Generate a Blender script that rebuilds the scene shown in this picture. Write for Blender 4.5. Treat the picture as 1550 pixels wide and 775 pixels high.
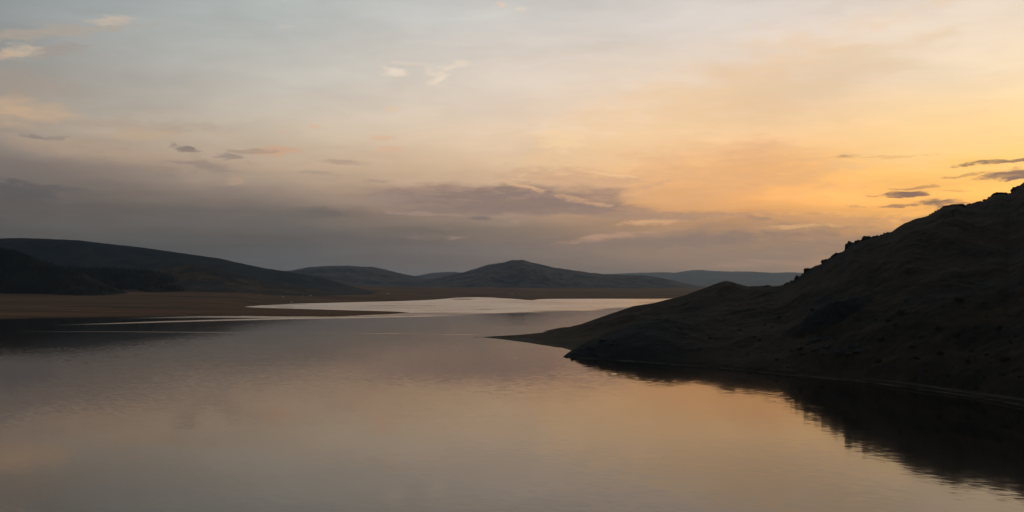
import bpy, math, random
import numpy as np
from math import radians, degrees, atan, atan2, tan, cos, sin, sqrt, pi

random.seed(7)
SC = bpy.context.scene
COL = SC.collection
for o in list(bpy.data.objects):
    bpy.data.objects.remove(o)

# ------------------------------------------------------------------ camera
# level camera 60 m above the lake, looking along +Y; the photograph is 1550 px wide
CAM_H = 60.0
F = 1662.0          # focal length in photograph pixels (about 50 degrees wide)
CX, HY = 775.0, 430.0   # principal column and the row of the true horizon
cam = bpy.data.cameras.new('camera')
cam.sensor_width = 36.0
cam.lens = 36.0 * F / 1550.0
cam.shift_y = (HY - 387.5) / 1550.0
cam.clip_start = 1.0
cam.clip_end = 150000.0
camo = bpy.data.objects.new('camera', cam)
camo.location = (0, 0, CAM_H)
camo.rotation_euler = (pi / 2, 0, 0)
COL.objects.link(camo)
SC.camera = camo

# ------------------------------------------------------------------ colour management
SC.view_settings.view_transform = 'Standard'
SC.view_settings.look = 'None'
SC.view_settings.exposure = 0.0
SC.view_settings.gamma = 1.0
SC.cycles.max_bounces = 5
SC.cycles.diffuse_bounces = 2
SC.cycles.glossy_bounces = 3
SC.cycles.volume_bounces = 0
SC.cycles.use_denoising = True
SC.cycles.sample_clamp_indirect = 4.0

def lin(c):
    return tuple((v / 255 / 12.92) if v / 255 <= 0.04045 else ((v / 255 + 0.055) / 1.055) ** 2.4 for v in c)

# ------------------------------------------------------------------ world (sunset sky)
SUN_AZ = 30.0      # degrees right of the view axis, just outside the frame
SUN_EL = 3.0
world = bpy.data.worlds.new('World')
SC.world = world
world.use_nodes = True
NT = world.node_tree
NT.nodes.clear()

class G:
    """small node-graph helper"""
    def __init__(self, nt): self.nt = nt
    def new(self, t, **kw):
        n = self.nt.nodes.new(t)
        for k, v in kw.items(): setattr(n, k, v)
        return n
    def put(self, sock, v):
        if isinstance(v, bpy.types.NodeSocket): self.nt.links.new(v, sock)
        else: sock.default_value = v
    def math(self, op, a, b=0.0, c=None, clamp=False):
        n = self.new('ShaderNodeMath', operation=op, use_clamp=clamp)
        self.put(n.inputs[0], a); self.put(n.inputs[1], b)
        if c is not None: self.put(n.inputs[2], c)
        return n.outputs[0]
    def vmath(self, op, a, b=(0, 0, 0), c=None):
        n = self.new('ShaderNodeVectorMath', operation=op)
        self.put(n.inputs[0], a); self.put(n.inputs[1], b)
        if c is not None: self.put(n.inputs[2], c)
        return n.outputs['Value'] if op in ('LENGTH', 'DOT_PRODUCT') else n.outputs[0]
    def rng(self, v, a, b, c=0.0, d=1.0, mode='SMOOTHSTEP'):
        n = self.new('ShaderNodeMapRange', interpolation_type=mode)
        self.put(n.inputs[0], v); self.put(n.inputs[1], a); self.put(n.inputs[2], b)
        self.put(n.inputs[3], c); self.put(n.inputs[4], d)
        return n.outputs[0]
    def mix(self, f, a, b, mode='MIX'):
        n = self.new('ShaderNodeMix', data_type='RGBA', blend_type=mode)
        self.put(n.inputs['Factor'], f)
        for s, v in ((n.inputs[6], a), (n.inputs[7], b)):
            if not isinstance(v, bpy.types.NodeSocket) and len(v) == 3: v = (*v, 1.0)
            self.put(s, v)
        return n.outputs[2]
    def xyz(self, x, y, z=0.0):
        n = self.new('ShaderNodeCombineXYZ')
        self.put(n.inputs[0], x); self.put(n.inputs[1], y); self.put(n.inputs[2], z)
        return n.outputs[0]
    def mapping(self, v, loc=(0, 0, 0), rot=(0, 0, 0), scale=(1, 1, 1), kind='POINT'):
        n = self.new('ShaderNodeMapping', vector_type=kind)
        self.put(n.inputs['Vector'], v); n.inputs['Location'].default_value = loc
        n.inputs['Rotation'].default_value = rot; n.inputs['Scale'].default_value = scale
        return n.outputs[0]
    def noise(self, v, scale=1.0, detail=3.0, rough=0.5, dist=0.0, out='Fac'):
        n = self.new('ShaderNodeTexNoise')
        self.put(n.inputs['Vector'], v); n.inputs['Scale'].default_value = scale
        n.inputs['Detail'].default_value = detail; n.inputs['Roughness'].default_value = rough
        n.inputs['Distortion'].default_value = dist
        return n.outputs[out]
    def ramp(self, f, stops, mode='LINEAR'):
        n = self.new('ShaderNodeValToRGB')
        n.color_ramp.interpolation = mode
        e = n.color_ramp.elements
        while len(e) < len(stops): e.new(0.5)
        for i, (p, c) in enumerate(stops):
            e[i].position = p; e[i].color = (*c, 1.0)
        self.put(n.inputs[0], f)
        return n.outputs[0]

g = G(NT)
tc = g.new('ShaderNodeTexCoord').outputs['Generated']
sep = g.new('ShaderNodeSeparateXYZ'); g.put(sep.inputs[0], tc)
AZ = g.math('MULTIPLY', g.math('ARCTAN2', sep.outputs[0], sep.outputs[1]), 180 / pi)
EL = g.math('MULTIPLY', g.math('ARCSINE', sep.outputs[2]), 180 / pi)
# azimuth distance from the sun, 0..180
dd = g.math('ABSOLUTE', g.math('SUBTRACT', AZ, SUN_AZ))
DS = g.math('MINIMUM', dd, g.math('SUBTRACT', 360.0, dd))
P0 = g.xyz(AZ, EL)
# soft warps that give the veil and the clouds their ragged outlines
warp = g.noise(g.mapping(P0, scale=(0.10, 0.35, 1)), 1.0, 5.0, 0.55, out='Color')
warp2 = g.noise(g.mapping(P0, loc=(31, 7, 0), scale=(0.55, 2.2, 1)), 1.0, 4.0, 0.6, out='Color')
wv = g.vmath('MULTIPLY', g.vmath('SUBTRACT', warp, (0.5, 0.5, 0.5)), (9.0, 2.6, 0))
wv2 = g.vmath('MULTIPLY', g.vmath('SUBTRACT', warp2, (0.5, 0.5, 0.5)), (1.6, 0.5, 0))
PS = g.vmath('ADD', P0, wv)            # broad veil coordinates
PC = g.vmath('ADD', P0, wv2)           # small-cloud coordinates
ss = g.new('ShaderNodeSeparateXYZ'); g.put(ss.inputs[0], wv)
ELW = g.math('ADD', EL, g.math('MULTIPLY', ss.outputs[1], 0.55))
DSW = g.math('ADD', DS, g.math('MULTIPLY', ss.outputs[0], 0.5))
ELN = g.math('POWER', g.math('DIVIDE', g.math('MAXIMUM', ELW, 0.0), 90.0, clamp=True), 0.5)

def er(el): return sqrt(el / 90.0)
SKY = [  # degrees of azimuth from the sun, then (elevation, colour as it shows)
 (0,  [(0,(205,140,85)),(3,(235,165,90)),(4.5,(265,205,108)),(6,(265,214,130)),(8,(255,222,165)),(10.5,(246,222,185)),(13.5,(236,218,198)),(20,(205,202,198)),(35,(140,148,154)),(60,(96,106,116)),(90,(62,71,82))]),
 (8,  [(0,(190,140,100)),(2.2,(205,152,102)),(4,(262,192,100)),(6,(262,207,120)),(8,(254,216,160)),(10,(241,217,186)),(13.5,(231,215,199)),(20,(198,196,193)),(35,(136,144,150)),(60,(94,104,113)),(90,(62,71,82))]),
 (17, [(0,(148,127,112)),(1.6,(156,131,111)),(3,(192,146,108)),(4.2,(250,179,106)),(6,(258,192,119)),(8,(251,209,161)),(10,(236,209,181)),(13.5,(223,212,203)),(20,(188,188,188)),(35,(132,140,146)),(60,(92,102,111)),(90,(62,71,82))]),
 (30, [(0,(112,105,102)),(2,(118,108,104)),(2.7,(130,115,104)),(3.6,(164,139,121)),(4.8,(207,172,141)),(6,(222,190,156)),(8,(236,209,180)),(10,(228,211,194)),(13.5,(207,202,196)),(20,(170,173,176)),(35,(122,131,138)),(60,(88,98,107)),(90,(62,71,82))]),
 (42, [(0,(83,85,87)),(2,(88,88,89)),(3.6,(112,104,100)),(4.8,(154,136,122)),(6.2,(192,167,144)),(7.5,(203,185,163)),(10,(199,192,181)),(13.5,(182,186,183)),(20,(146,151,154)),(35,(110,119,126)),(60,(84,94,103)),(90,(62,71,82))]),
 (55, [(0,(75,77,79)),(2,(77,77,77)),(4,(94,88,86)),(6,(127,116,110)),(7.4,(158,144,131)),(9.3,(155,149,142)),(11.3,(149,150,148)),(13.5,(145,151,153)),(20,(122,130,135)),(35,(97,106,114)),(60,(80,90,99)),(90,(62,71,82))]),
 (95, [(0,(62,64,67)),(4,(70,70,73)),(8,(88,86,86)),(13.5,(98,102,106)),(20,(94,101,107)),(35,(84,92,100)),(60,(76,86,96)),(90,(62,71,82))]),
 (180,[(0,(44,48,54)),(4,(50,53,59)),(8,(60,63,70)),(13.5,(68,74,82)),(20,(72,80,88)),(35,(74,82,92)),(60,(62,71,82)),(90,(62,71,82))]),
]
skycol = None
prev = None
for d, stops in SKY:
    c = g.ramp(ELN, [(er(e), lin(v)) for e, v in stops])
    skycol = c if skycol is None else g.mix(g.rng(DSW, prev, d, mode='LINEAR'), skycol, c)
    prev = d

# high veil streaks
f1 = g.noise(g.mapping(PS, rot=(0, 0, radians(-12)), scale=(0.11, 0.42, 1)), 1.0, 6.0, 0.58)
f2 = g.noise(g.mapping(PC, loc=(5, 3, 0), scale=(0.10, 1.5, 1)), 1.0, 5.0, 0.6)
low = g.rng(EL, 7.5, 3.5)
amp = g.math('MULTIPLY_ADD', g.math('SUBTRACT', f1, 0.5), 0.44, 1.0)
amp = g.math('MULTIPLY_ADD', g.math('MULTIPLY', g.math('SUBTRACT', f2, 0.5), g.math('MULTIPLY_ADD', low, 0.42, 0.05)), 1.0, amp)
skycol = g.mix(1.0, skycol, g.xyz(amp, g.math('POWER', amp, 1.05), g.math('POWER', amp, 1.08)), 'MULTIPLY')

def ae(x, y):
    a = atan((x - CX) / F)
    return degrees(a), degrees(atan((HY - y) * cos(a) / F))
PX = degrees(1 / F)
nfine = g.noise(g.mapping(PC, loc=(2, 9, 0), scale=(1.2, 4.0, 1)), 1.0, 4.0, 0.6)
nmid = g.noise(g.mapping(PC, loc=(12, 4, 0), scale=(0.35, 1.1, 1)), 1.0, 4.0, 0.55)
nf = g.math('MULTIPLY', g.math('SUBTRACT', nfine, 0.5), 2.6)
nm = g.math('MULTIPLY', g.math('SUBTRACT', nmid, 0.5), 2.4)
ns = g.math('MULTIPLY', g.math('SUBTRACT', nmid, 0.5), 1.1)
nstr = g.noise(g.mapping(PC, loc=(7, 1, 0), rot=(0, 0, radians(-4)), scale=(0.7, 4.5, 1)), 1.0, 5.0, 0.65)
grain = g.rng(nstr, 0.32, 0.58, 0.72, 1.15, 'LINEAR')
CLOUDS = [  # x, y, half width, half height, tilt, colour, opacity, softness, which edge noise
 # broad veils
 (1060,165,300,62,20,(241,200,150),.45,1.0,'m'), (1290,100,150,30,14,(231,205,172),.45,1.0,'m'),
 (1110,262,190,46,4,(226,174,128),.55,1.0,'m'), (1420,215,160,40,0,(255,218,160),.35,1.0,'m'),
 (852,213,40,18,0,(251,215,168),.65,.9,'f'), (930,215,60,9,14,(246,208,160),.4,.9,'f'),
 (20,168,80,20,-3,(205,173,141),.7,1.0,'m'), (40,130,90,22,0,(170,152,136),.4,1.0,'m'),
 (200,190,110,9,0,(176,156,140),.5,.9,'f'), (215,203,60,10,0,(194,166,138),.5,1.0,'f'),
 (150,232,150,14,-4,(186,160,136),.5,1.0,'m'), (60,262,260,30,0,(126,115,109),.4,1.0,'m'),
 # wisps upper left
 (80,48,120,9,9,(178,163,148),.6,1.0,'f'), (170,31,30,6,10,(206,186,166),.55,1.0,'f'),
 (34,77,28,11,4,(206,184,160),.65,1.0,'f'), (0,82,26,9,0,(198,172,148),.6,.9,'f'), (85,78,42,8,16,(163,148,137),.5,1.0,'f'),
 # white puffs upper middle
 (598,109,24,6,-4,(240,222,202),.7,1.0,'f'), (615,96,34,4,0,(226,210,192),.5,1.0,'f'),
 (690,98,34,5,8,(236,217,197),.6,1.0,'f'), (662,117,15,8,30,(242,223,198),.7,1.0,'f'), (650,108,10,8,40,(234,216,196),.5,1.0,'f'),
 (757,8,8,4,0,(234,206,180),.6,1.0,'f'), (790,12,12,3,0,(230,212,192),.5,1.0,'f'), (433,40,14,3,5,(200,194,182),.5,1.0,'f'),
 (1286,16,12,7,-40,(236,222,204),.35,1.0,'f'), (1495,152,30,4,0,(254,222,168),.5,1.0,'f'),
 # small pink and grey clouds left of centre
 (426,229,36,8,3,(207,167,136),.7,.9,'f'), (380,229,46,3,0,(168,143,127),.55,.9,'f'), (283,225,21,4,-6,(118,106,104),.75,.95,'f'),
 (352,238,22,5,-2,(138,125,119),.65,.95,'f'), (305,251,44,5,-7,(148,132,124),.6,.8,'f'), (62,208,25,3.5,-2,(138,128,121),.75,.7,'f'),
 (346,288,26,5,0,(138,124,117),.55,.9,'f'), (352,276,14,6,0,(196,160,136),.4,1.0,'f'), (25,290,62,15,-3,(92,89,89),.7,.9,'f'),
 (90,286,38,4,-2,(104,98,96),.6,.9,'f'), (518,246,34,5,-3,(168,147,132),.6,.9,'f'), (592,227,24,4,-2,(224,180,146),.6,.9,'f'),
 (575,210,20,3,0,(224,182,150),.5,.9,'f'), (475,191,12,3,0,(222,180,148),.5,.9,'f'), (430,199,10,2.5,0,(216,176,146),.5,.9,'f'),
 (600,164,16,3,0,(232,196,160),.4,.9,'f'), (570,276,24,2.5,0,(158,140,128),.4,.9,'f'), (480,262,30,4,0,(160,142,130),.4,.9,'f'), (490,322,45,8,0,(100,97,96),.45,.9,'f'),
 # the lens-shaped cloud over the central mountain and its lit rims
 (870,272,110,16,-4,(208,166,135),.55,.8,'f'), (745,301,205,22,0,(146,124,114),.9,.75,'s'), (850,314,130,13,-2,(150,126,114),.85,.75,'s'), (700,318,130,10,2,(140,120,111),.6,.9,'s'),
 (792,283,34,3.6,-12,(240,190,145),.6,1.0,'f'), (925,264,46,2.4,-6,(247,202,152),.7,.9,'f'), (850,263,12,3,0,(244,198,148),.6,1.0,'f'),
 (880,304,60,4.5,-11,(226,177,134),.5,1.0,'f'), (640,323,60,4,-2,(178,149,130),.5,1.0,'f'), (729,331,19,4,0,(120,108,105),.65,.7,'f'),
 (590,300,60,8,4,(158,138,126),.5,1.0,'f'),
 # grey bank low in the middle and on the right with glowing gaps
 (1010,327,150,8,0,(170,140,120),.6,.9,'f'), (1190,370,220,30,0,(157,131,112),.75,.9,'m'), (1000,366,180,12,2,(142,122,111),.6,.9,'f'),
 (985,337,46,5,2,(240,186,134),.55,1.0,'f'), (930,358,75,5,6,(194,153,126),.7,1.0,'f'), (690,361,18,3,0,(164,138,121),.6,1.0,'f'),
 (640,358,26,5,0,(140,120,110),.4,1.0,'f'), (1250,332,130,9,-3,(208,156,110),.6,.8,'f'), (1225,342,60,3.0,0,(246,192,130),.5,1.0,'f'),
 (1150,331,20,4,0,(168,136,114),.6,.9,'f'), (1110,404,70,3,2,(184,146,122),.5,1.0,'f'), (1170,397,60,3,-3,(186,148,122),.45,1.0,'f'),
 # dark bars against the glow
 (1370,294.5,30,5,1,(146,112,94),.95,.7,'f'), (1386,283,38,2.4,2,(184,138,96),.65,.7,'f'), (1362,312,34,3,0,(160,122,94),.75,.7,'f'),
 (1424,308,36,6,-2,(146,116,96),.85,.85,'f'), (1300,312,18,1.5,0,(206,154,104),.5,.8,'f'), (1280,236,24,2.6,0,(190,148,108),.75,.85,'f'),
 (1335,236.5,70,1.2,0,(228,180,118),.5,.9,'f'), (1520,243,50,2.2,4,(160,127,95),.95,.7,'f'), (1540,264,40,8,3,(142,113,100),.95,.7,'f'),
 (1460,265,28,2.6,5,(198,150,98),.6,.8,'f'), (1440,289,22,1.4,0,(222,166,102),.5,.9,'f'), (1500,268,30,2,3,(190,146,98),.5,.9,'f'), (1395,330,60,3,2,(206,154,108),.5,.9,'f'),
]
def add_cloud(col, x, y, rx, ry, rot, c, op, soft, which):
    a, e = ae(x, y)
    q = g.mapping(g.vmath('MULTIPLY_ADD', col, (1e-9, 1e-9, 0), PC), loc=(a, e, 0), rot=(0, 0, radians(rot)), scale=(rx * PX, ry * PX, 1), kind='TEXTURE')
    r = g.math('ADD', g.vmath('LENGTH', q), {'f': nf, 'm': nm, 's': ns}[which])
    f = g.math('MULTIPLY', g.rng(r, 1.30, 1.30 - 1.05 * soft, 0.0, op), grain)
    return g.mix(f, col, lin(c))

sky = g.new('ShaderNodeTexSky', sky_type='NISHITA')
sky.sun_disc = False
sky.sun_elevation = radians(SUN_EL)
sky.sun_rotation = radians(SUN_AZ)
sky.air_density = 1.0; sky.dust_density = 1.5; sky.ozone_density = 1.0
skycol = g.mix(1.0, skycol, g.mix(1.0, sky.outputs[0], (0.004, 0.004, 0.004), 'MULTIPLY'), 'ADD')
def background(col):
    n = g.new('ShaderNodeBackground'); g.put(n.inputs[0], col); n.inputs[1].default_value = 1.0
    return n.outputs[0]
# the sky is worked out in azimuth sectors, each with only the clouds that reach into it (this only saves time)
shader = background(skycol)
EDGES = [-800, 260, 520, 780, 1040, 1300, 2400]
for lo, hi in zip(EDGES[:-1], EDGES[1:]):
    col = skycol
    for cl in CLOUDS:
        ext = cl[2] * 2.2 + 45
        if cl[0] + ext > lo and cl[0] - ext < hi:
            col = add_cloud(col, *cl)
    inside = g.math('MULTIPLY', g.math('GREATER_THAN', AZ, ae(lo, HY)[0]), g.math('LESS_THAN', AZ, ae(hi, HY)[0]))
    inside = g.math('MULTIPLY', inside, g.math('MULTIPLY', g.math('LESS_THAN', EL, 18.0), g.math('GREATER_THAN', EL, -0.5)))
    ms = g.new('ShaderNodeMixShader')
    g.put(ms.inputs[0], inside); NT.links.new(shader, ms.inputs[1]); NT.links.new(background(col), ms.inputs[2])
    shader = ms.outputs[0]
wo = g.new('ShaderNodeOutputWorld')
NT.links.new(shader, wo.inputs[0])
world.cycles.sampling_method = 'MANUAL'
world.cycles.sample_map_resolution = 1024

# ------------------------------------------------------------------ sun (just set behind thin cloud at the right)
sun = bpy.data.lights.new('sun', 'SUN')
sun.energy = 0.12
sun.angle = radians(12)
sun.color = (1.0, 0.62, 0.33)
suno = bpy.data.objects.new('sun', sun)
sd = (sin(radians(SUN_AZ)) * cos(radians(SUN_EL)), cos(radians(SUN_AZ)) * cos(radians(SUN_EL)), sin(radians(SUN_EL)))
from mathutils import Vector, Matrix
suno.rotation_euler = Vector(sd).to_track_quat('Z', 'Y').to_euler()
suno.location = (3000, 3000, 1500)
COL.objects.link(suno)

# ------------------------------------------------------------------ helpers
def tag(o, label=None, cat=None, group=None, kind=None):
    if label: o['label'] = label
    if cat: o['category'] = cat
    if group: o['group'] = group
    if kind: o['kind'] = kind
    return o

def mesh_obj(name, verts, faces, mat=None, parent=None, smooth=True, link=True):
    me = bpy.data.meshes.new(name)
    verts = np.asarray(verts, dtype=np.float64)
    if isinstance(faces, np.ndarray):
        n, k = faces.shape
        me.vertices.add(len(verts)); me.vertices.foreach_set('co', verts.ravel())
        me.loops.add(n * k); me.loops.foreach_set('vertex_index', faces.ravel().astype(np.int32))
        me.polygons.add(n)
        me.polygons.foreach_set('loop_start', np.arange(0, n * k, k, dtype=np.int32))
        me.polygons.foreach_set('use_smooth', np.full(n, smooth))
        me.update(calc_edges=True)
        me.validate()
    else:
        me.from_pydata([tuple(v) for v in verts], [], faces)
        for p in me.polygons: p.use_smooth = smooth
        me.update()
    if mat: me.materials.append(mat)
    o = bpy.data.objects.new(name, me)
    COL.objects.link(o)
    if parent: o.parent = parent
    return o

def grid_faces(nr, nc):
    i = np.arange(nr * nc).reshape(nr, nc)
    return np.stack([i[:-1, :-1], i[:-1, 1:], i[1:, 1:], i[1:, :-1]], -1).reshape(-1, 4)

def empty(name, loc, rz=0.0, s=1.0):
    o = bpy.data.objects.new(name, None)
    o.location = loc; o.rotation_euler = (0, 0, rz); o.scale = (s, s, s)
    o.empty_display_size = 1.0
    COL.objects.link(o)
    return o

# numpy gradient noise
_rs = np.random.RandomState(3)
_perm = _rs.permutation(512)
_perm = np.concatenate([_perm, _perm, _perm])
_ang = _rs.rand(512) * 2 * pi
_gx, _gy = np.cos(_ang), np.sin(_ang)
def pn(x, y):
    x = np.asarray(x, float); y = np.asarray(y, float)
    xi = np.floor(x).astype(int); yi = np.floor(y).astype(int)
    xf, yf = x - xi, y - yi
    u = xf * xf * xf * (xf * (xf * 6 - 15) + 10); v = yf * yf * yf * (yf * (yf * 6 - 15) + 10)
    def gd(ix, iy, fx, fy):
        h = _perm[(_perm[ix & 511] + iy) & 511]
        return _gx[h] * fx + _gy[h] * fy
    a = gd(xi, yi, xf, yf); b = gd(xi + 1, yi, xf - 1, yf)
    c = gd(xi, yi + 1, xf, yf - 1); d = gd(xi + 1, yi + 1, xf - 1, yf - 1)
    return ((a + u * (b - a)) + v * ((c + u * (d - c)) - (a + u * (b - a)))) * 1.5
def fbm(x, y, oct=5, gain=0.5, ridged=False):
    s = 0; a = 1; t = 0
    for k in range(oct):
        n = pn(x * 2 ** k + 17.3 * k, y * 2 ** k - 9.1 * k)
        s = s + a * ((1 - 2 * np.abs(n)) if ridged else n)
        t += a; a *= gain
    return s / t
def sst(a, b, x):
    t = np.clip((x - a) / (b - a), 0, 1)
    return t * t * (3 - 2 * t)
def curve(pts):
    px = np.array([p[0] for p in pts], float); py = np.array([p[1] for p in pts], float)
    return lambda x: np.interp(x, px, py)

def depth_of(y, z=0.0):          # depth of a point of height z seen at row y
    return (CAM_H - z) * F / (np.asarray(y, float) - HY)
def height_at(y, d):             # height of a point at depth d seen at row y
    return CAM_H - (np.asarray(y, float) - HY) * d / F
def X_of(px, d):
    return (np.asarray(px, float) - CX) * d / F

# ------------------------------------------------------------------ materials
def new_mat(name):
    m = bpy.data.materials.new(name); m.use_nodes = True
    nt = m.node_tree
    b = nt.nodes.get('Principled BSDF')
    return m, G(nt), b

def land_mat(name, cols, scale=1.0, stretch=(1, 1, 1), rough=0.95, beach=None, bump=0.0, rock=None, rockslope=(0.55, 0.8), attrs=None):
    """patches of a few ground colours, fine mottling, optional pale beach by the water, rock where it is steep"""
    m, n, b = new_mat(name)
    pos = n.new('ShaderNodeNewGeometry').outputs['Position']
    q = n.mapping(pos, scale=tuple(scale * s for s in stretch))
    a = n.noise(q, 1.0, 6.0, 0.6, 0.6)
    a2 = n.noise(n.mapping(q, loc=(40, 11, 5), scale=(3.1, 3.1, 3.1)), 1.0, 5.0, 0.62)
    a3 = n.noise(n.mapping(q, loc=(9, 71, 5), scale=(14, 14, 14)), 1.0, 4.0, 0.6)
    c = n.mix(n.rng(a, 0.38, 0.62), cols[0], cols[1])
    c = n.mix(n.rng(a2, 0.46, 0.66), c, cols[2])
    c = n.mix(1.0, c, n.ramp(a3, [(0.25, (0.62, 0.62, 0.62)), (0.75, (1.35, 1.35, 1.35))]), 'MULTIPLY')
    if rock:
        nz = n.new('ShaderNodeSeparateXYZ'); n.put(nz.inputs[0], n.new('ShaderNodeNewGeometry').outputs['Normal'])
        sl = n.math('ADD', nz.outputs[2], n.math('MULTIPLY', n.math('SUBTRACT', a2, 0.5), 0.25))
        c = n.mix(n.rng(sl, rockslope[1], rockslope[0]), c, rock)
    if attrs:
        for an, ac in attrs:
            at = n.new('ShaderNodeAttribute'); at.attribute_name = an
            c = n.mix(at.outputs['Fac'], c, n.mix(1.0, ac, n.ramp(a2, [(0.3, (0.6, 0.6, 0.6)), (0.7, (1.4, 1.4, 1.4))]), 'MULTIPLY'))
    if beach:
        sz = n.new('ShaderNodeSeparateXYZ'); n.put(sz.inputs[0], pos)
        zz = n.math('ADD', sz.outputs[2], n.math('MULTIPLY', n.math('SUBTRACT', a2, 0.5), beach[1]))
        bw = n.noise(n.mapping(pos, scale=(1 / 26, 1 / 26, 0)), 1.0, 4.0, 0.6)
        c = n.mix(n.math('MULTIPLY', n.rng(zz, beach[1], beach[1] * 0.4), n.rng(bw, 0.40, 0.62)), c, beach[0])
    n.put(b.inputs['Base Color'], c)
    b.inputs['Roughness'].default_value = rough
    b.inputs['Specular IOR Level'].default_value = 0.08
    if bump:
        bn = n.new('ShaderNodeBump'); bn.inputs['Distance'].default_value = bump
        n.put(bn.inputs['Height'], a3)
        n.nt.links.new(bn.outputs[0], b.inputs['Normal'])
    return m

M_plain = land_mat('dry_steppe', ((.19, .084, .033), (.095, .048, .022), (.25, .115, .045)), 1 / 420, (0.35, 1.6, 1), beach=((.06, .045, .033), 1.2))
M_hill_grass = land_mat('hill_grass', ((.044, .027, .013), (.022, .018, .010), (.056, .034, .016)), 1 / 110, beach=((.085, .078, .055), .8), bump=0.8, rock=(.026, .025, .026), attrs=(('dry_grass', (.060, .038, .018)), ('rocky', (.020, .0175, .0155))))
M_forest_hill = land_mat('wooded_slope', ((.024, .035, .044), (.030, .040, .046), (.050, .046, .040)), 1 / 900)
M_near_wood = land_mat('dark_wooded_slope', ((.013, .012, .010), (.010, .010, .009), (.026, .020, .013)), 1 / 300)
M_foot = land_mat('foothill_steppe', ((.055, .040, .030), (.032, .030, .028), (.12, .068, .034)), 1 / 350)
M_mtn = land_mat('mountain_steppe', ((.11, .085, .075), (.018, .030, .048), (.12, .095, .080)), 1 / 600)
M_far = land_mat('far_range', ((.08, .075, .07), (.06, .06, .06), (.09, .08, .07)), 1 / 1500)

def rock_material():
    m, n, b = new_mat('dark_rock')
    pos = n.new('ShaderNodeTexCoord').outputs['Object']
    a = n.noise(n.mapping(pos, scale=(.5, .5, .9)), 1.0, 6.0, 0.65)
    n.put(b.inputs['Base Color'], n.ramp(a, [(0.3, (.022, .021, .022)), (0.55, (.045, .042, .040)), (0.75, (.075, .068, .06))]))
    b.inputs['Roughness'].default_value = 0.9; b.inputs['Specular IOR Level'].default_value = 0.15
    bn = n.new('ShaderNodeBump'); bn.inputs['Distance'].default_value = 0.4
    n.put(bn.inputs['Height'], a); n.nt.links.new(bn.outputs[0], b.inputs['Normal'])
    return m
M_rock = rock_material()
def plain_mat(name, c1, c2, sc=1.0, rough=0.9):
    m, n, b = new_mat(name)
    pos = n.new('ShaderNodeTexCoord').outputs['Object']
    n.put(b.inputs['Base Color'], n.mix(n.rng(n.noise(pos, sc, 4.0, 0.6), 0.35, 0.65), c1, c2))
    b.inputs['Roughness'].default_value = rough
    b.inputs['Specular IOR Level'].default_value = 0.15
    return m
M_leaf = plain_mat('conifer_needles', (.012, .014, .010), (.022, .022, .014), 0.8)
M_bark = plain_mat('bark', (.05, .035, .025), (.08, .06, .045), 2.0)
M_shrub = plain_mat('shrub_leaves', (.022, .024, .016), (.04, .036, .022), 2.0)
M_felt = plain_mat('white_felt', (.78, .76, .72), (.68, .66, .62), 1.2)
M_door = plain_mat('orange_door_paint', (.35, .12, .04), (.28, .10, .04), 2.0, 0.6)
M_metal = plain_mat('stove_pipe_metal', (.2, .2, .2), (.12, .12, .12), 5.0, 0.5)
M_track = plain_mat('bare_earth', (.085, .062, .04), (.06, .046, .03), 0.05)

# ------------------------------------------------------------------ ground: the steppe round the lake, one sheet to the horizon
LAND = np.array([(-6000,540),(-900,492),(-300,486),(0,482.3),(140,480),(300,477.3),(365,478),(443,479),(520,478.5),(580,476),(623,473.1),
        (600,472.1),(520,470),(430,467.2),(395,466),(365,464.4),(400,461.7),(440,460),(530,457.5),(600,455.9),(650,454),(668,452.5),(690,450.7),
        (720,449.9),(745,450.4),(780,452.6),(797,453.9),(806,454.4),(813,453.3),(830,452.5),(950,452),(1010,451.4),(1060,450.2),(1120,449),(1400,448),(6000,448),
        (6000,400),(-6000,400)], float)
ISLETS = [(702, 452.9, 17, 0.45), (640, 471.0, 1, 0.01)]
def sdf_poly(x, y, poly, sx):
    """signed distance, positive inside, in rows; columns are squeezed by sx"""
    px = x * sx; p = poly * np.array([sx, 1.0])
    best = np.full(x.shape, 1e9); inside = np.zeros(x.shape, bool)
    n = len(p)
    for i in range(n):
        ax, ay = p[i]; bx, by = p[(i + 1) % n]
        ex, ey = bx - ax, by - ay
        t = np.clip(((px - ax) * ex + (y - ay) * ey) / (ex * ex + ey * ey + 1e-12), 0, 1)
        dx, dy = px - ax - t * ex, y - ay - t * ey
        best = np.minimum(best, dx * dx + dy * dy)
        cond = (ay > y) != (by > y)
        with np.errstate(divide='ignore', invalid='ignore'):
            xc = ax + (y - ay) * (bx - ax) / (by - ay)
        inside ^= cond & (px < xc)
    s = np.sqrt(best)
    return np.where(inside, s, -s)
NEAR_L = curve([(-6000, 540), (-900, 492), (0, 482.3), (365, 470), (400, 461.7), (530, 457.5), (668, 452.5), (830, 452.5), (6000, 448)])
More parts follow.
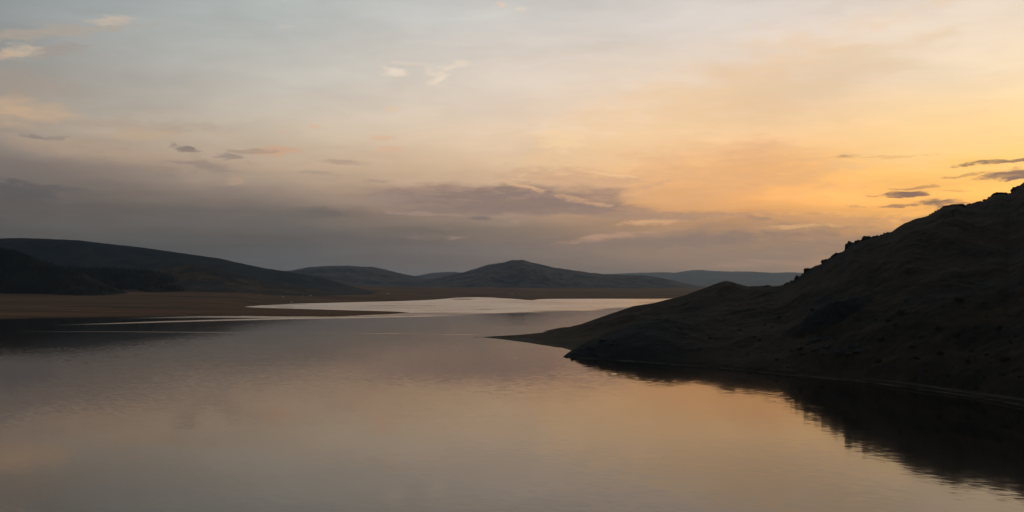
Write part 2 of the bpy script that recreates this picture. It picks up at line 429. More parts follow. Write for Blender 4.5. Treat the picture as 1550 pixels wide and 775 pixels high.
def ground_z(px, d):
    px = np.asarray(px, float); d = np.asarray(d, float)
    y = HY + CAM_H * F / d
    s = sdf_poly(px, y, LAND, 0.05)
    for ix, iy, rw, rh in ISLETS:
        s = np.maximum(s, (1 - np.sqrt(((px - ix) / rw) ** 2 + ((y - iy) / rh) ** 2)) * rh)
    X = X_of(px, d)
    s = s + 0.25 * fbm(X / 260.0, d / 420.0, 4) * np.clip(1.0, 0, 1)
    inland = np.maximum(d - depth_of(NEAR_L(px)), 0)
    z = np.where(s > 0, 1.6 * np.minimum(s, 0.5) / 0.5 + 0.35 * np.clip(s - 0.5, 0, 8), np.maximum(s * 3.0, -4.0))
    rise = np.minimum(0.0135 * inland, 36 + 0.0006 * inland) * sst(900, 350, px) + np.minimum(0.004 * inland, 20) * sst(350, 900, px)
    z = z + np.where(s > 0, rise * sst(0.0, 2.0, s) + (0.6 + 0.0015 * inland) * fbm(X / 500, d / 700 + 5, 4) * sst(0.3, 3, s), 0)
    return z
px_cols = np.concatenate([np.linspace(-5200, -320, 70), np.arange(-300, 1200, 2.5), np.linspace(1205, 1800, 60), np.linspace(1850, 6600, 70)])
rows_y = np.concatenate([np.geomspace(4000, 520, 24), np.arange(500, 486, -2.0), np.arange(486, 446, -0.22), np.arange(446, 436, -0.4), np.geomspace(5.9, 0.9, 40) + HY])
PXg, Yg = np.meshgrid(px_cols, rows_y)
Dg = np.minimum(CAM_H * F / (Yg - HY), np.minimum(44000.0, 33000.0 * F / np.maximum(np.abs(PXg - CX), 1.0)))
Zg = ground_z(PXg, Dg)
ground = mesh_obj('ground', np.stack([X_of(PXg, Dg), Dg, Zg], -1).reshape(-1, 3), grid_faces(*PXg.shape), M_plain)
tag(ground, kind='structure')

# ------------------------------------------------------------------ hills
class Hill:
    def __init__(self, crest, dc, run, back, rough=0.12, wl=900.0, power=1.15, crest_noise=0.25, seed=0, sink=6.0):
        self.c = curve(crest); self.x0, self.x1 = crest[0][0], crest[-1][0]
        self.dc = dc if callable(dc) else (lambda x, v=dc: np.full(np.shape(x), float(v)))
        self.runf = run if callable(run) else (lambda x, v=run: np.full(np.shape(x), float(v)))
        run = float(np.max(self.runf(np.linspace(self.x0, self.x1, 200))))
        self.run, self.back, self.rough, self.wl, self.power, self.cn, self.seed, self.sink = run, back, rough, wl, power, crest_noise, seed, sink
    def z(self, px, d):
        px = np.asarray(px, float); d = np.asarray(d, float)
        dc = self.dc(px)
        base = ground_z(px, np.minimum(d, 30000.0))
        wob = fbm(X_of(px, dc) / (self.wl * 0.8) + self.seed, np.full(px.shape, 3.3 + self.seed), 3)
        run = self.runf(px) * (1 + 0.3 * wob)
        yc = self.c(px) + self.cn * fbm(px / 9.0 + self.seed, px * 0 + self.seed, 4)
        zc = np.maximum(height_at(yc, dc), -40)
        X = X_of(px, d)
        t = np.clip((d - (dc - run)) / run, 0, 1)
        tb = np.clip(1 - (d - dc) / self.back, 0, 1)
        prof = np.where(d <= dc, t ** self.power * (1 - 0.28 * np.sin(pi * t) ** 2), tb ** 1.3)
        gully = fbm(X / self.wl + self.seed * 3.1, d / (self.wl * 2.2) - self.seed, 6, 0.55, ridged=True)
        mid = np.where(d <= dc, np.sin(pi * np.clip(t, 0, 1) ** 0.9), 0.5 * np.sin(pi * tb))
        hgt = np.maximum(zc - base, -30)
        z = base - self.sink + (hgt + self.sink) * prof + np.maximum(hgt, 0) * self.rough * (gully - 0.2) * mid
        return z

def build_hill(name, h, mat, step, nf=90, nb=14):
    cols = np.arange(h.x0, h.x1 + step, step)
    t = np.concatenate([np.linspace(-0.45, 1.0, nf), 1 + np.linspace(0.06, 1.0, nb)])
    P, T = np.meshgrid(cols, t)
    dc = h.dc(P)
    D = np.where(T <= 1, dc - h.run * (1 - T), dc + h.back * (T - 1))
    Z = h.z(P, D)
    o = mesh_obj(name, np.stack([X_of(P, D), D, Z], -1).reshape(-1, 3), grid_faces(*P.shape), mat)
    tag(o, kind='structure')
    return o

FAR = Hill([(780,424),(880,416),(945,413.9),(956,413),(990,412.3),(1008,412),(1022,413),(1035,410.5),(1049,408.9),(1062,408.7),(1076,409.8),(1103,411),(1137,411),(1171,413),(1193,412),(1212,412.7),(1300,409),(1500,413),(1800,404),(2300,412)], 38000, 7000, 3500, .16, 1800, 1.0, 0.6, 1.7)
SMALL = Hill([(560,430),(600,422),(634,417),(656,412.7),(686,411.4),(701,412.7),(740,417),(800,426)], 24000, 4000, 4000, .12, 1500, 1.0, 0.3, 5.2)
MID = Hill([(200,432),(300,424),(380,415),(433,410),(444,408.8),(467,404.4),(492,402.6),(526,402),(544,403.4),(562,403.7),(578,406.6),(602,412.7),(627,418),(650,421.8),(685,429),(730,440)], 14500, 3600, 3000, .42, 900, 1.0, 0.7, 2.9)
CENTRE = Hill([(500,440),(560,431),(609,423),(656,422.5),(679,417),(699,412.7),(722,406),(740,400.3),(762,397.6),(769,395.2),(776,393.5),(792,393.3),(803,397),(819,400.3),(839,404.8),(860,408),(893,412.7),(916,415),(945,416),(979,417),(995,419.5),(1017,424),(1035,428.5),(1058,433),(1110,440),(1160,446)], 12500, 2900, 2600, .48, 700, 1.05, 0.6, 4.4)
LEFT = Hill([(-1600,395),(-800,376),(-300,364),(0,360.8),(34,360.3),(72,361.5),(120,363.7),(167,369.4),(210,373.9),(255,380.2),(305,387.2),(334,391.3),(368,399.2),(401,406),(433,410.6),(465,416),(492,421.8),(512,427.4),(539,435.3),(570,442.5)], 5400, 1000, 2000, .22, 700, 1.15, 0.4, 8.3)
FOOT = Hill([(170,430),(200,416),(240,408),(293,400.5),(330,407),(370,416),(410,426),(445,432),(480,438),(510,442)], 4750, 560, 700, .14, 380, 1.1, 0.3, 9.9)
WOOD_B = Hill([(20,412),(80,404),(113,404.4),(135,406),(167,406),(199,407.7),(228,410),(248,415.6),(271,421),(294,429),(316,435.5),(330,440)], 4600, curve([(20,300),(60,300),(170,190),(230,440),(285,330),(316,240),(330,150)]), 700, .10, 300, 0.85, 0.4, 6.1)
WOOD_A = Hill([(-1500,372),(-700,356),(-200,362),(0,375),(22,378.4),(45,386),(67,395),(95,402.5),(125,413),(150,424),(172,434),(190,442)], 3900, curve([(-1500,500),(-200,420),(0,210),(60,270),(120,420),(158,380),(178,220),(190,120)]), 700, .10, 300, 0.9, 0.4, 7.7)
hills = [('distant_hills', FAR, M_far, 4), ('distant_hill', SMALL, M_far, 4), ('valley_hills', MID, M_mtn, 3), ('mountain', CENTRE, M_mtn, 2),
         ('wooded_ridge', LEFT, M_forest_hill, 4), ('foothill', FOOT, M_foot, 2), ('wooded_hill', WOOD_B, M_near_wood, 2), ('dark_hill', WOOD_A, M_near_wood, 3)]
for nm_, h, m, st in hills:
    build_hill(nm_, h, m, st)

# ------------------------------------------------------------------ the steep headland on the right
CREST = curve([(728,510.3),(751,508.7),(779,507.2),(800,505.6),(820,503.5),(853,497),(880,490.6),(900,483.4),(930,473),(958.7,463.5),(990,459),(1035,447.7),(1060,438.5),(1080.6,430.8),(1090,427.5),(1098.7,425.4),(1107,426.4),(1116.8,429.7),(1132.6,433.7),(1148,433.3),(1162,432.4),(1169,433.8),
  (1178,433.5),(1192.6,429),(1205.5,421.5),(1218,413),(1222,409),(1232.6,403.5),(1243,400),(1249,394.5),(1259.7,388),(1264.8,384.5),(1275,381.5),(1279,378),(1284,372),(1290,368),(1297,366),(1304.8,362.5),(1313.9,359.5),(1323,359),(1330,357.6),(1338,354),(1350,351),(1360,344),
  (1369,338),(1387,331.6),(1405,326.5),(1418,319.4),(1426,313.8),(1435,312.3),(1440,310.6),(1450,310),(1459.7,311.4),(1474,307),(1487,305),(1496,300.3),(1505,296),(1516,293),(1523,293.6),(1527,293.8),(1537,287),(1543,281.5),(1550,275.6),(1575,262),(1640,240),(1750,222),(1900,218),(2200,250),(2600,330),(3000,400)])
D_CREST = curve([(728,1238),(800,1285),(880,1290),(1080,1290),(1130,1240),(1200,1110),(1290,1090),(1370,1070),(1450,1110),(1550,1230),(2000,1200),(3000,1100)])
Y_SHORE_A = curve([(728,510.5),(740,511.5),(762.6,513.9),(800,519),(833.5,524.2),(854,527.4),(867,531.5),(885,533),(930,538),(1000,545),(1060,553),(1098,558),(1175.5,567),(1294.5,576.5),(1361.6,585.5),(1485.5,602.5),(1550,615),(1700,650),(2000,720),(3000,900)])
Y_SHORE_B = curve([(852.5,538.0),(854.5,540),(858,541.6),(878,542.5),(964,547.5),(1036,553.5),(1098,558),(1200,568)])
SPUR = curve([(852.5,538),(862,532.5),(875,525),(890,518),(925,504),(955,493),(982,484),(1010,479),(1046,473),(1100,462),(1160,452),(1240,446)])
D_SPUR = curve([(852.5,922),(890,938),(925,955),(982,1000),(1046,1050),(1100,1090),(1160,1100),(1240,1080)])
def right_z(px, d, full=False):
    px = np.asarray(px, float); d = np.asarray(d, float)
    X = X_of(px, d)
    dc = D_CREST(px)
    yc = CREST(px) + 0.8 * fbm(px / 5.0, px * 0 + 1.5, 4) * sst(1090, 1200, px) + 0.15 * fbm(px / 9.0, px * 0 + 4.5, 3)
    zc = height_at(yc, dc)
    rag = 0.7 * fbm(px / 14.0 + 6, px * 0 + 2.5, 4) * sst(760, 800, px)
    ds = depth_of(Y_SHORE_A(px) + rag)
    tail = sst(726, 760, px)
    t = (d - ds) / np.maximum(dc - ds, 6.0)
    tt = np.clip(t, 0, 1)
    bulge = 0.10 * np.sin(pi * tt) * sst(1150, 1400, px) - 0.16 * np.sin(pi * tt) * sst(1150, 950, px)
    za = zc * (tt ** 1.0 + bulge)
    za = np.where(t < 0, (d - ds) * 0.08, za)
    slope_b = np.where(px < 880, 0.10, 0.32)
    za = np.where(d > dc, zc - (d - dc) * slope_b - 0.0006 * (d - dc) ** 2 * (px > 900), za)
    za = np.maximum(za, -6)
    # small second tongue of land behind the tip of the spit
    tong = sst(803, 860, px) * 3.2 * np.exp(-((d - height_d(501.4 - 4.6 * sst(805, 860, px))) / 26.0) ** 2) - 0.9
    za = np.maximum(za, np.where((px > 800) & (px < 900), tong, -6))
    # near spur with its rocky nose
    db = depth_of(Y_SHORE_B(px) + rag * sst(853, 880, px)); dp = D_SPUR(px)
    zp = height_at(SPUR(px), dp)
    tb = (d - db) / np.maximum(dp - db, 3.0)
    zb = np.where(tb < 0, (d - db) * 0.1, zp * np.clip(tb, 0, 1) ** 0.8)
    zb = np.where(d > dp, zp - (d - dp) * 0.33, zb)
    zb = np.where(px < 852.5, -6 + 0 * zb, zb)
    zb = np.where(px > 1240, -6, zb)
    k = 3.0
    hmx = np.clip(0.5 + 0.5 * (za - zb) / k, 0, 1)
    z = zb * (1 - hmx) + za * hmx + k * hmx * (1 - hmx) * (np.minimum(za, zb) > 0.5)
    # slope relief: gullies, hummocks and little terraces; nothing at the shore, little on the skyline
    fade = sst(0.5, 12, z) * (1 - 0.93 * np.exp(-((d - dc) / 55.0) ** 2)) * (1 - 0.6 * np.exp(-((d - dp) / 18.0) ** 2) * (px < 1240))
    gl = fbm(X / 130.0 + 3, d / 240.0, 5, 0.5, ridged=True) - 0.25
    hm = fbm(X / 34.0, d / 40.0 + 8, 5, 0.55)
    fine = fbm(X / 7.0, d / 7.0 + 4, 3, 0.5)
    z = z + fade * (8.0 * gl + 1.5 * hm + 0.25 * fine)
    z = z + 0.25 * sst(0.3, 3, z) * fine
    # dark rock rib standing out low on the slope
    z0 = z
    mx, md = X_of(1252, 830.0), 830.0
    rr = np.sqrt(((X - mx) / 34.0) ** 2 + ((d - md) / 26.0) ** 2)
    z = z + np.clip(1 - rr, 0, 1) ** 0.7 * (7.0 + 4.5 * fbm(X / 9.0, d / 9.0, 4, 0.6, ridged=True)) * (rr < 1)
    if full:
        spur_ = sst(-2.0, 4.0, zb - za) * sst(1120, 980, px)
        rib = sst(1.15, 0.55, rr + 0.35 * fbm(X / 18.0, d / 18.0, 4))
        row = HY + (CAM_H - z) * F / d
        face = np.exp(-((px - 1245) / 75.0) ** 2) * np.exp(-((row - 468) / 45.0) ** 2)
        brow = sst(45, 5, np.abs(d - dc + 18)) * sst(1185, 1215, px) * sst(1380, 1320, px)
        nz_ = fbm(X / 30.0 + 2, d / 46.0, 5, 0.6)
        rocky = np.clip(spur_ * 0.9 + rib + sst(0.05, 0.4, nz_ + 0.55 * face - 0.12) * face * 0.6 + brow * 0.8 + 0.45 * sst(0.22, 0.5, nz_), 0, 1)
        tan_ = sst(1040, 860, px) * (1 - spur_)
        return z, rocky, tan_
    return z
def height_d(y):
    return depth_of(y, 1.0)
pc = np.concatenate([np.arange(718, 1000, 0.9), np.arange(1000, 1560, 1.1), np.arange(1562, 1800, 5), np.arange(1810, 3000, 40)])
vv = np.concatenate([np.linspace(-0.08, 0.0, 6)[:-1], np.linspace(0, 0.86, 230), np.linspace(0.862, 1.0, 70), 1 + np.linspace(0.006, 1.0, 46) ** 1.4])
Pm, Vm = np.meshgrid(pc, vv)
dn = np.minimum(depth_of(Y_SHORE_A(Pm)), np.where((Pm > 850) & (Pm < 1240), depth_of(Y_SHORE_B(Pm)), 1e9))
dcm = D_CREST(Pm)
span = np.maximum(dcm - dn, 30.0)
Dm = np.where(Vm <= 1, dcm - span * (1 - Vm), dcm + 420.0 * (Vm - 1))
Zm, ROCKY, TAN = right_z(Pm, Dm, True)
headland = mesh_obj('headland_hill', np.stack([X_of(Pm, Dm), Dm, Zm], -1).reshape(-1, 3), grid_faces(*Pm.shape), M_hill_grass)
tag(headland, kind='structure')
for nm_, arr in (('rocky', ROCKY), ('dry_grass', TAN)):
    headland.data.attributes.new(nm_, 'FLOAT', 'POINT').data.foreach_set('value', arr.ravel().astype(np.float32))

# bank that carries the viewpoint, below and behind the frame
bx = np.linspace(-900, 900, 91); by = np.linspace(-700, 190, 90)
BX, BY = np.meshgrid(bx, by)
edge = 120 + 35 * fbm(BX / 220, BX * 0 + 2, 3)
BZ = np.where(BY < -8, 58.2 + 0.10 * (-8 - BY), 58.2 - (BY + 8) * 0.52)
BZ = BZ - 0.00007 * BX ** 2 + 1.5 * fbm(BX / 60, BY / 60, 4) * sst(15, 60, np.hypot(BX, BY))
BZ = np.maximum(BZ, -8)
tag(mesh_obj('viewpoint_bank', np.stack([BX, BY, BZ], -1).reshape(-1, 3), grid_faces(*BX.shape), M_hill_grass), kind='structure')

# ------------------------------------------------------------------ the lake: polar sheet that carries how far wind ruffles the water
lx = np.concatenate([np.linspace(-5000, -220, 60), np.arange(-200, 1760, 2.0), np.linspace(1780, 6400, 60)])
ly = np.concatenate([np.geomspace(6000, 820, 30), np.arange(800, 570, -6), np.arange(570, 510, -1.0), np.arange(510, 446, -0.2), np.array([445.0, 443, 441])])
LX, LY = np.meshgrid(lx, ly)
LD = CAM_H * F / (LY - HY)
nstreak = fbm(LX / 90.0, LY / 1.6, 4, 0.6)
nfx = fbm(LX / 240.0 + 4, LY / 0.9, 3, 0.6)
yB = curve([(-6000,440),(360,440),(365,478),(560,478),(600,477.6),(660,476.3),(720,475.2),(770,473.4),(830,471.2),(870,470),(910,468),(940,465.5),(965,463.5),(1000,461),(1100,458)])(LX)
yT = curve([(360,440),(830,451),(870,452.0),(960,452.4),(1100,452.6)])(LX)
nlong = fbm(LX / 320.0 + 7, LY / 2.6, 4, 0.6)
ruf = sst(-1.1, 1.2, yB + 2.4 * nstreak + 2.2 * nlong - LY) * sst(-0.3, 0.4, LY - yT)
ruf = ruf * (1 - 0.75 * sst(0.02, 0.35, nfx)) * (0.82 + 0.5 * nstreak) * (LX > 362)
def ell(cx, cy, rx, ry):
    return np.clip(1.4 - np.sqrt(((LX - cx) / rx) ** 2 + ((LY - cy) / ry) ** 2), 0, 1)
for cx, cy, rx, ry, a in ((655, 474.3, 62, 0.9, .85), (600, 475.6, 60, 0.8, .7), (560, 470.8, 60, .5, .4), (835, 470.6, 38, .6, .7), (735, 468.6, 14, .5, .5), (990, 457.4, 26, .7, .7), (432, 464.5, 12, 1.6, .35), (640, 468.3, 22, .4, .5)):
    ruf = ruf * (1 - a * ell(cx, cy, rx, ry) ** 0.6)
def band(pts, w, inten):
    yy = curve([(p[0], p[1]) for p in pts])(LX); ii = curve([(p[0], p[2]) for p in pts])(LX)
    off = 0.35 * fbm(LX / 120.0 + w * 9, LX * 0 + 3, 3)
    return inten * ii * np.exp(-((LY - yy - off) / w) ** 2)
lines = np.zeros_like(ruf)
for pts, w, i in (
    ([(60,493,0),(110,491.3,.25),(160,490,.6),(220,487.8,.9),(300,485.6,1),(440,482,1),(560,480.3,1),(640,478.4,1),(700,477,.3),(720,477,0)], 0.85, .7),
    ([(150,483,0),(220,481.3,.35),(300,479.6,.7),(360,479.8,.9),(440,480.2,.8),(520,480,.3),(560,480,0)], 1.3, .6),
    ([(10,502,0),(40,502,.5),(170,502,.7),(300,503,.5),(380,503.5,.2),(600,505,.35),(630,505,0)], .5, .3),
    ([(540,505,0),(566,505.2,.9),(598,504.6,.9),(615,504.5,.2),(650,506.4,.2),(680,506.6,.9),(713,506.5,.8),(730,506.5,0)], .5, .35)):
    lines = np.maximum(lines, band(pts, w, i))
spots = np.zeros_like(ruf)
for cx, cy, rx, ry, a in ((779, 542.4, 6, .8, .22), (930, 566, 4, .9, .3), (1332, 645, 3.2, .8, .3), (1378, 664, 2.4, .7, .25)):
    spots = np.maximum(spots, a * ell(cx, cy, rx, ry))
ruffle = np.clip(np.maximum(np.maximum(ruf, lines), spots), 0, 1)
LZ = np.zeros_like(LX)
lake = mesh_obj('lake', np.stack([X_of(LX, LD), LD, LZ], -1).reshape(-1, 3), grid_faces(*LX.shape))
tag(lake, kind='structure')
at_ = lake.data.attributes.new('ruffle', 'FLOAT', 'POINT')
at_.data.foreach_set('value', ruffle.ravel().astype(np.float32))

m, n, b = new_mat('lake_water')
pos = n.new('ShaderNodeNewGeometry').outputs['Position']
ra = n.new('ShaderNodeAttribute'); ra.attribute_name = 'ruffle'
rf = ra.outputs['Fac']
def slopes(scale, rot, loc, amp, detail=2.0):
    c = n.noise(n.mapping(n.mapping(pos, rot=(0, 0, radians(rot))), loc=loc, scale=scale), 1.0, detail, 0.5, out='Color')
    return n.vmath('MULTIPLY', n.vmath('SUBTRACT', c, (0.5, 0.5, 0.5)), amp)
sx_ = n.new('ShaderNodeSeparateXYZ'); n.put(sx_.inputs[0], pos)
lee = n.rng(sx_.outputs[0], -140.0, 120.0, 0.6, 1.0)      # calmer water towards the left shore
patch = n.math('MULTIPLY', lee, n.rng(n.noise(n.mapping(pos, scale=(1 / 170, 1 / 260, 0)), 1.0, 3.0, 0.55), 0.36, 0.66, 0.28, 1.1))
s1 = slopes((0.20, 0.62, 0), 24, (0, 0, 0), (0.012, 0.048, 0), 2.0)
s4 = slopes((0.11, 0.62, 0), 58, (14, 3, 7), (0.012, 0.016, 0), 1.0)
s2 = slopes((0.035, 0.13, 0), -16, (30, 9, 2), (0.003, 0.007, 0), 2.0)
s3 = slopes((0.004, 0.010, 0), 8, (3, 19, 5), (0.002, 0.0028, 0), 3.0)
s = n.vmath('ADD', n.vmath('MULTIPLY', n.vmath('ADD', n.vmath('ADD', s1, s4), s2), n.xyz(patch, patch, patch)), s3)
lean = n.vmath('MULTIPLY', n.xyz(rf, rf, rf), (0, -0.048, 0))   # the wavelets lean on the side the wind blows from
nor = n.vmath('NORMALIZE', n.vmath('ADD', n.vmath('ADD', s, lean), (0, 0, 1)))
b.inputs['Base Color'].default_value = (.004, .004, .0035, 1)      # the dark body of the water
b.inputs['Roughness'].default_value = 1.0; b.inputs['Specular IOR Level'].default_value = 0.0
gl_ = n.new('ShaderNodeBsdfAnisotropic'); gl_.distribution = 'GGX'
gl_.inputs['Color'].default_value = (.93, .875, .83, 1)          # warmer, slightly dimmer tone of the reflected light, put into the gloss colour
n.put(gl_.inputs['Roughness'], n.rng(rf, 0, 1, 0.05, 0.24, 'LINEAR'))
n.nt.links.new(nor, gl_.inputs['Normal'])
fr = n.new('ShaderNodeFresnel'); fr.inputs['IOR'].default_value = 1.333
n.nt.links.new(nor, fr.inputs['Normal'])
mx_ = n.new('ShaderNodeMixShader')
n.nt.links.new(fr.outputs[0], mx_.inputs[0]); n.nt.links.new(b.outputs[0], mx_.inputs[1]); n.nt.links.new(gl_.outputs[0], mx_.inputs[2])
n.nt.links.new(mx_.outputs[0], n.nt.nodes['Material Output'].inputs['Surface'])
lake.data.materials.append(m)

# ------------------------------------------------------------------ placing helper: where a sight line meets a surface
def hit(px, y, zf, d0, d1, n=3000):
    ds = np.linspace(d0, d1, n)
    zz = zf(np.full(n, float(px)), ds)
    los = height_at(y, ds)
    k = np.argmax(zz >= los) if np.any(zz >= los) else n - 1
    return ds[k], float(zz[k])

def spot(px, y, zf, d0, d1):
    d, z = hit(px, y, zf, d0, d1)
    return (float(X_of(px, d)), float(d), z)

# ------------------------------------------------------------------ rock outcrops
def rock_mesh(name, seed, size, subdiv=3, jag=0.32, flat=0.75):
    import bmesh
    bm = bmesh.new()
    bmesh.ops.create_icosphere(bm, subdivisions=subdiv, radius=1.0)
    rs = np.random.RandomState(seed)
    co = np.array([v.co for v in bm.verts])
    # a handful of cutting planes turn the ball into a blocky crag
    for k in range(11):
        nn = rs.normal(size=3); nn /= np.linalg.norm(nn); nn[2] *= 0.6
        nn /= np.linalg.norm(nn)
        off = 0.48 + 0.35 * rs.rand()
        dd_ = co @ nn - off
        co -= np.clip(dd_, 0, None)[:, None] * nn
    co += (fbm(co[:, 0] * 2.3 + seed, co[:, 1] * 2.3 + co[:, 2] * 1.7, 4)[:, None]) * jag * co
    co[:, 2] *= flat
    co *= np.array(size)
    for v, c in zip(bm.verts, co): v.co = c
    me = bpy.data.meshes.new(name); bm.to_mesh(me); bm.free()
    me.materials.append(M_rock)
    return me
ROCKS = [  # x, row of its top, size in metres (x, y, z), label
 (1288, 364.6, (9.0, 9, 11.0), 'largest dark rock crag with a steep left face on the right hill ridge'),
 (1298, 362.6, (5.5, 6, 7.0), 'rounded dark rock right against the top of the largest ridge crag'),
 (1314, 357.2, (9.5, 7, 6.0), 'long low dark rock on the ridge just right of the largest crag'),
 (1327, 355.6, (3.2, 4, 4.0), 'small pointed rock on the ridge right of the long low rock'),
 (1207, 416.6, (3.2, 4, 5.0), 'lowest rock on the right hill ridge, just above the far range skyline'),
 (1221, 405.6, (4.2, 4, 6.0), 'dark rock knob second from the bottom of the right hill ridge'),
 (1251, 391.6, (5.5, 5, 6.0), 'blocky dark rock on the ridge midway below the largest crag'),
 (1264, 382.4, (5.5, 5, 6.0), 'jagged dark rock on the ridge just below left of the largest crag'),
 (1162, 431.2, (4.5, 5, 3.0), 'low flat rock on the saddle right of the small rounded peak'),
 (1436, 310.6, (7.0, 6, 5.0), 'low rock on the ridge top directly above the lone tree'),
 (1450, 308.4, (9.0, 6, 5.0), 'broad flat topped rock on the ridge up right of the lone tree'),
 (1479, 304.4, (6.0, 5, 4.0), 'low serrated rock on the upper ridge between two flat rocks'),
 (1515, 290.8, (10.0, 7, 6.0), 'rounded rock shoulder high on the right ridge below the dark cloud bar'),
 (1540, 281.0, (8.5, 8, 9.0), 'high dark crag at the right edge of the photo'),
]
for i, (x, y, sz, lab) in enumerate(ROCKS):
    d = float(D_CREST(x)) - 4.0
    me = rock_mesh('rock_outcrop', 11 + i, sz, jag=0.5)
    top = max(v.co.z for v in me.vertices)
    o = bpy.data.objects.new('rock_outcrop', me)
    o.location = (float(X_of(x, d)), d, float(height_at(y, d)) - top)
    o.rotation_euler = (0, 0, random.uniform(-.5, .5))
    COL.objects.link(o)
    tag(o, lab, 'rock', 'rock outcrops along the ridge of the right hill')
rr0 = random.Random(21)
small_me = [rock_mesh('skyline_rock', 140 + i, (1.5, 1.5, 1.5), 2, jag=0.5) for i in range(5)]
for i in range(46):
    x = rr0.uniform(1188, 1350) if i < 26 else rr0.uniform(1405, 1560)
    d = float(D_CREST(x)) - rr0.uniform(0, 6); k = rr0.uniform(.45, 1.15)
    z = float(right_z(np.array([x]), np.array([d]))[0])
    o = bpy.data.objects.new('skyline_rock', small_me[i % 5])
    o.location = (float(X_of(x, d)), d, z + .15 * k); o.rotation_euler = (0, 0, rr0.uniform(0, 6.28)); o.scale = (k * rr0.uniform(.8, 1.7), k, k)
    COL.objects.link(o)
    tag(o, 'small jagged rock roughening the skyline of the right hill', 'rock', 'small rocks on the skyline of the right hill')
# dark rocks of the spur nose at the water and of the rib on the lower slope
NOSE = [(858, 539.2, 2.2, 'dark shore rock at the very tip of the headland nose'), (868, 536, 2.6, 'dark rock just above the tip of the headland nose'),
        (880, 530, 3.0, 'dark boulder on the spur third up from the nose tip'), (896, 527, 3.4, 'dark boulder on the spur face above the waterline'), (913, 516, 3.6, 'dark boulder high on the narrow spur'), (905, 537, 2.4, 'low dark rock on the foot of the spur near the water'), (930, 521, 3.2, 'dark boulder farthest right on the spur face')]
for i, (x, y, s_, lab) in enumerate(NOSE):
    p = spot(x, y, right_z, 850, 1290)
    o = bpy.data.objects.new('boulder', rock_mesh('boulder', 60 + i, (s_ * 1.5, s_ * 1.2, s_ * .8)))
    o.location = (p[0], p[1], p[2] - s_ * .1); o.rotation_euler = (0, 0, random.uniform(0, 6.28)); COL.objects.link(o)
    tag(o, lab, 'boulder', 'boulders on the headland spur')
rib_mesh = [rock_mesh('boulder', 90 + i, (4.2, 3.4, 2.9)) for i in range(4)]
RIB = [(1200, 531), (1212, 527), (1222, 522), (1232, 517), (1243, 514), (1254, 512), (1266, 515), (1278, 520), (1289, 526), (1300, 532), (1218, 534), (1236, 530), (1252, 526), (1270, 531), (1285, 536), (1246, 536)]
for i, (x, y) in enumerate(RIB):
    p = spot(x, y, right_z, 620, 1290)
    o = bpy.data.objects.new('boulder', rib_mesh[i % 4])
    k = random.uniform(.7, 1.25)
    o.location = (p[0], p[1], p[2] - .4); o.rotation_euler = (0, 0, random.uniform(0, 6.28)); o.scale = (k, k, k); COL.objects.link(o)
    tag(o, 'dark boulder of the rock heap low on the right hill above the shore', 'boulder', 'boulders of the rock heap on the lower slope')

# ------------------------------------------------------------------ shrubs on the hill
def shrub_mesh(seed):
    rs = np.random.RandomState(seed)
    v, f = [], []
    for k in range(90):
        u = rs.normal(size=3); u /= np.linalg.norm(u); u[2] = abs(u[2])
        c = u * (0.55 + 0.5 * rs.rand()) * np.array([1.25, 1.0, .72])
        a = rs.normal(size=3); a /= np.linalg.norm(a)
        bb = np.cross(a, u); bb /= (np.linalg.norm(bb) + 1e-6)
        s_ = 0.16 + 0.14 * rs.rand()
        i0 = len(v)
        v += [c + a * s_, c + bb * s_, c - a * s_, c - bb * s_]
        f.append((i0, i0 + 1, i0 + 2, i0 + 3))
    me = bpy.data.meshes.new('shrub'); me.from_pydata([tuple(q) for q in v], [], f); me.materials.append(M_shrub)
    return me
shr = [shrub_mesh(200 + i) for i in range(4)]
KNOWN = [(1364, 475, 3.4), (1346, 487, 2.2), (1357, 493, 1.8), (1422, 498, 2.2), (1335, 515, 2.8), (1380, 526, 1.8), (1395, 512, 1.8), (1425, 536, 2.4), (1330, 548, 2.2), (1511, 499, 2.0), (1520, 545, 2.2),
         (1452, 455, 2.6), (1385, 542, 1.5), (1448, 508, 2.0), (1466, 548, 1.7), (1490, 572, 1.4), (1480, 588, 1.4), (1110, 432, 2.0), (1120, 500, 1.6), (1150, 515, 1.6), (1075, 512, 1.4), (1180, 480, 2.0), (1230, 470, 2.2)]
rr_ = random.Random(5)
for k in range(60):
    KNOWN.append((rr_.uniform(1130, 1548), rr_.uniform(455, 575), rr_.uniform(.7, 1.5)))
for i, (x, y, s_) in enumerate(KNOWN):
    ys = float(Y_SHORE_A(x))
    if y > ys - 8: continue
    p = spot(x, y, right_z, 520, 1330)
    o = bpy.data.objects.new('shrub', shr[i % 4])
    o.location = (p[0], p[1], p[2] - .1 * s_); o.rotation_euler = (0, 0, rr_.uniform(0, 6.28)); o.scale = (s_, s_, s_); COL.objects.link(o)
    tag(o, 'low dark shrub on the grassy slope of the right hill', 'shrub', 'shrubs dotted over the right hill')

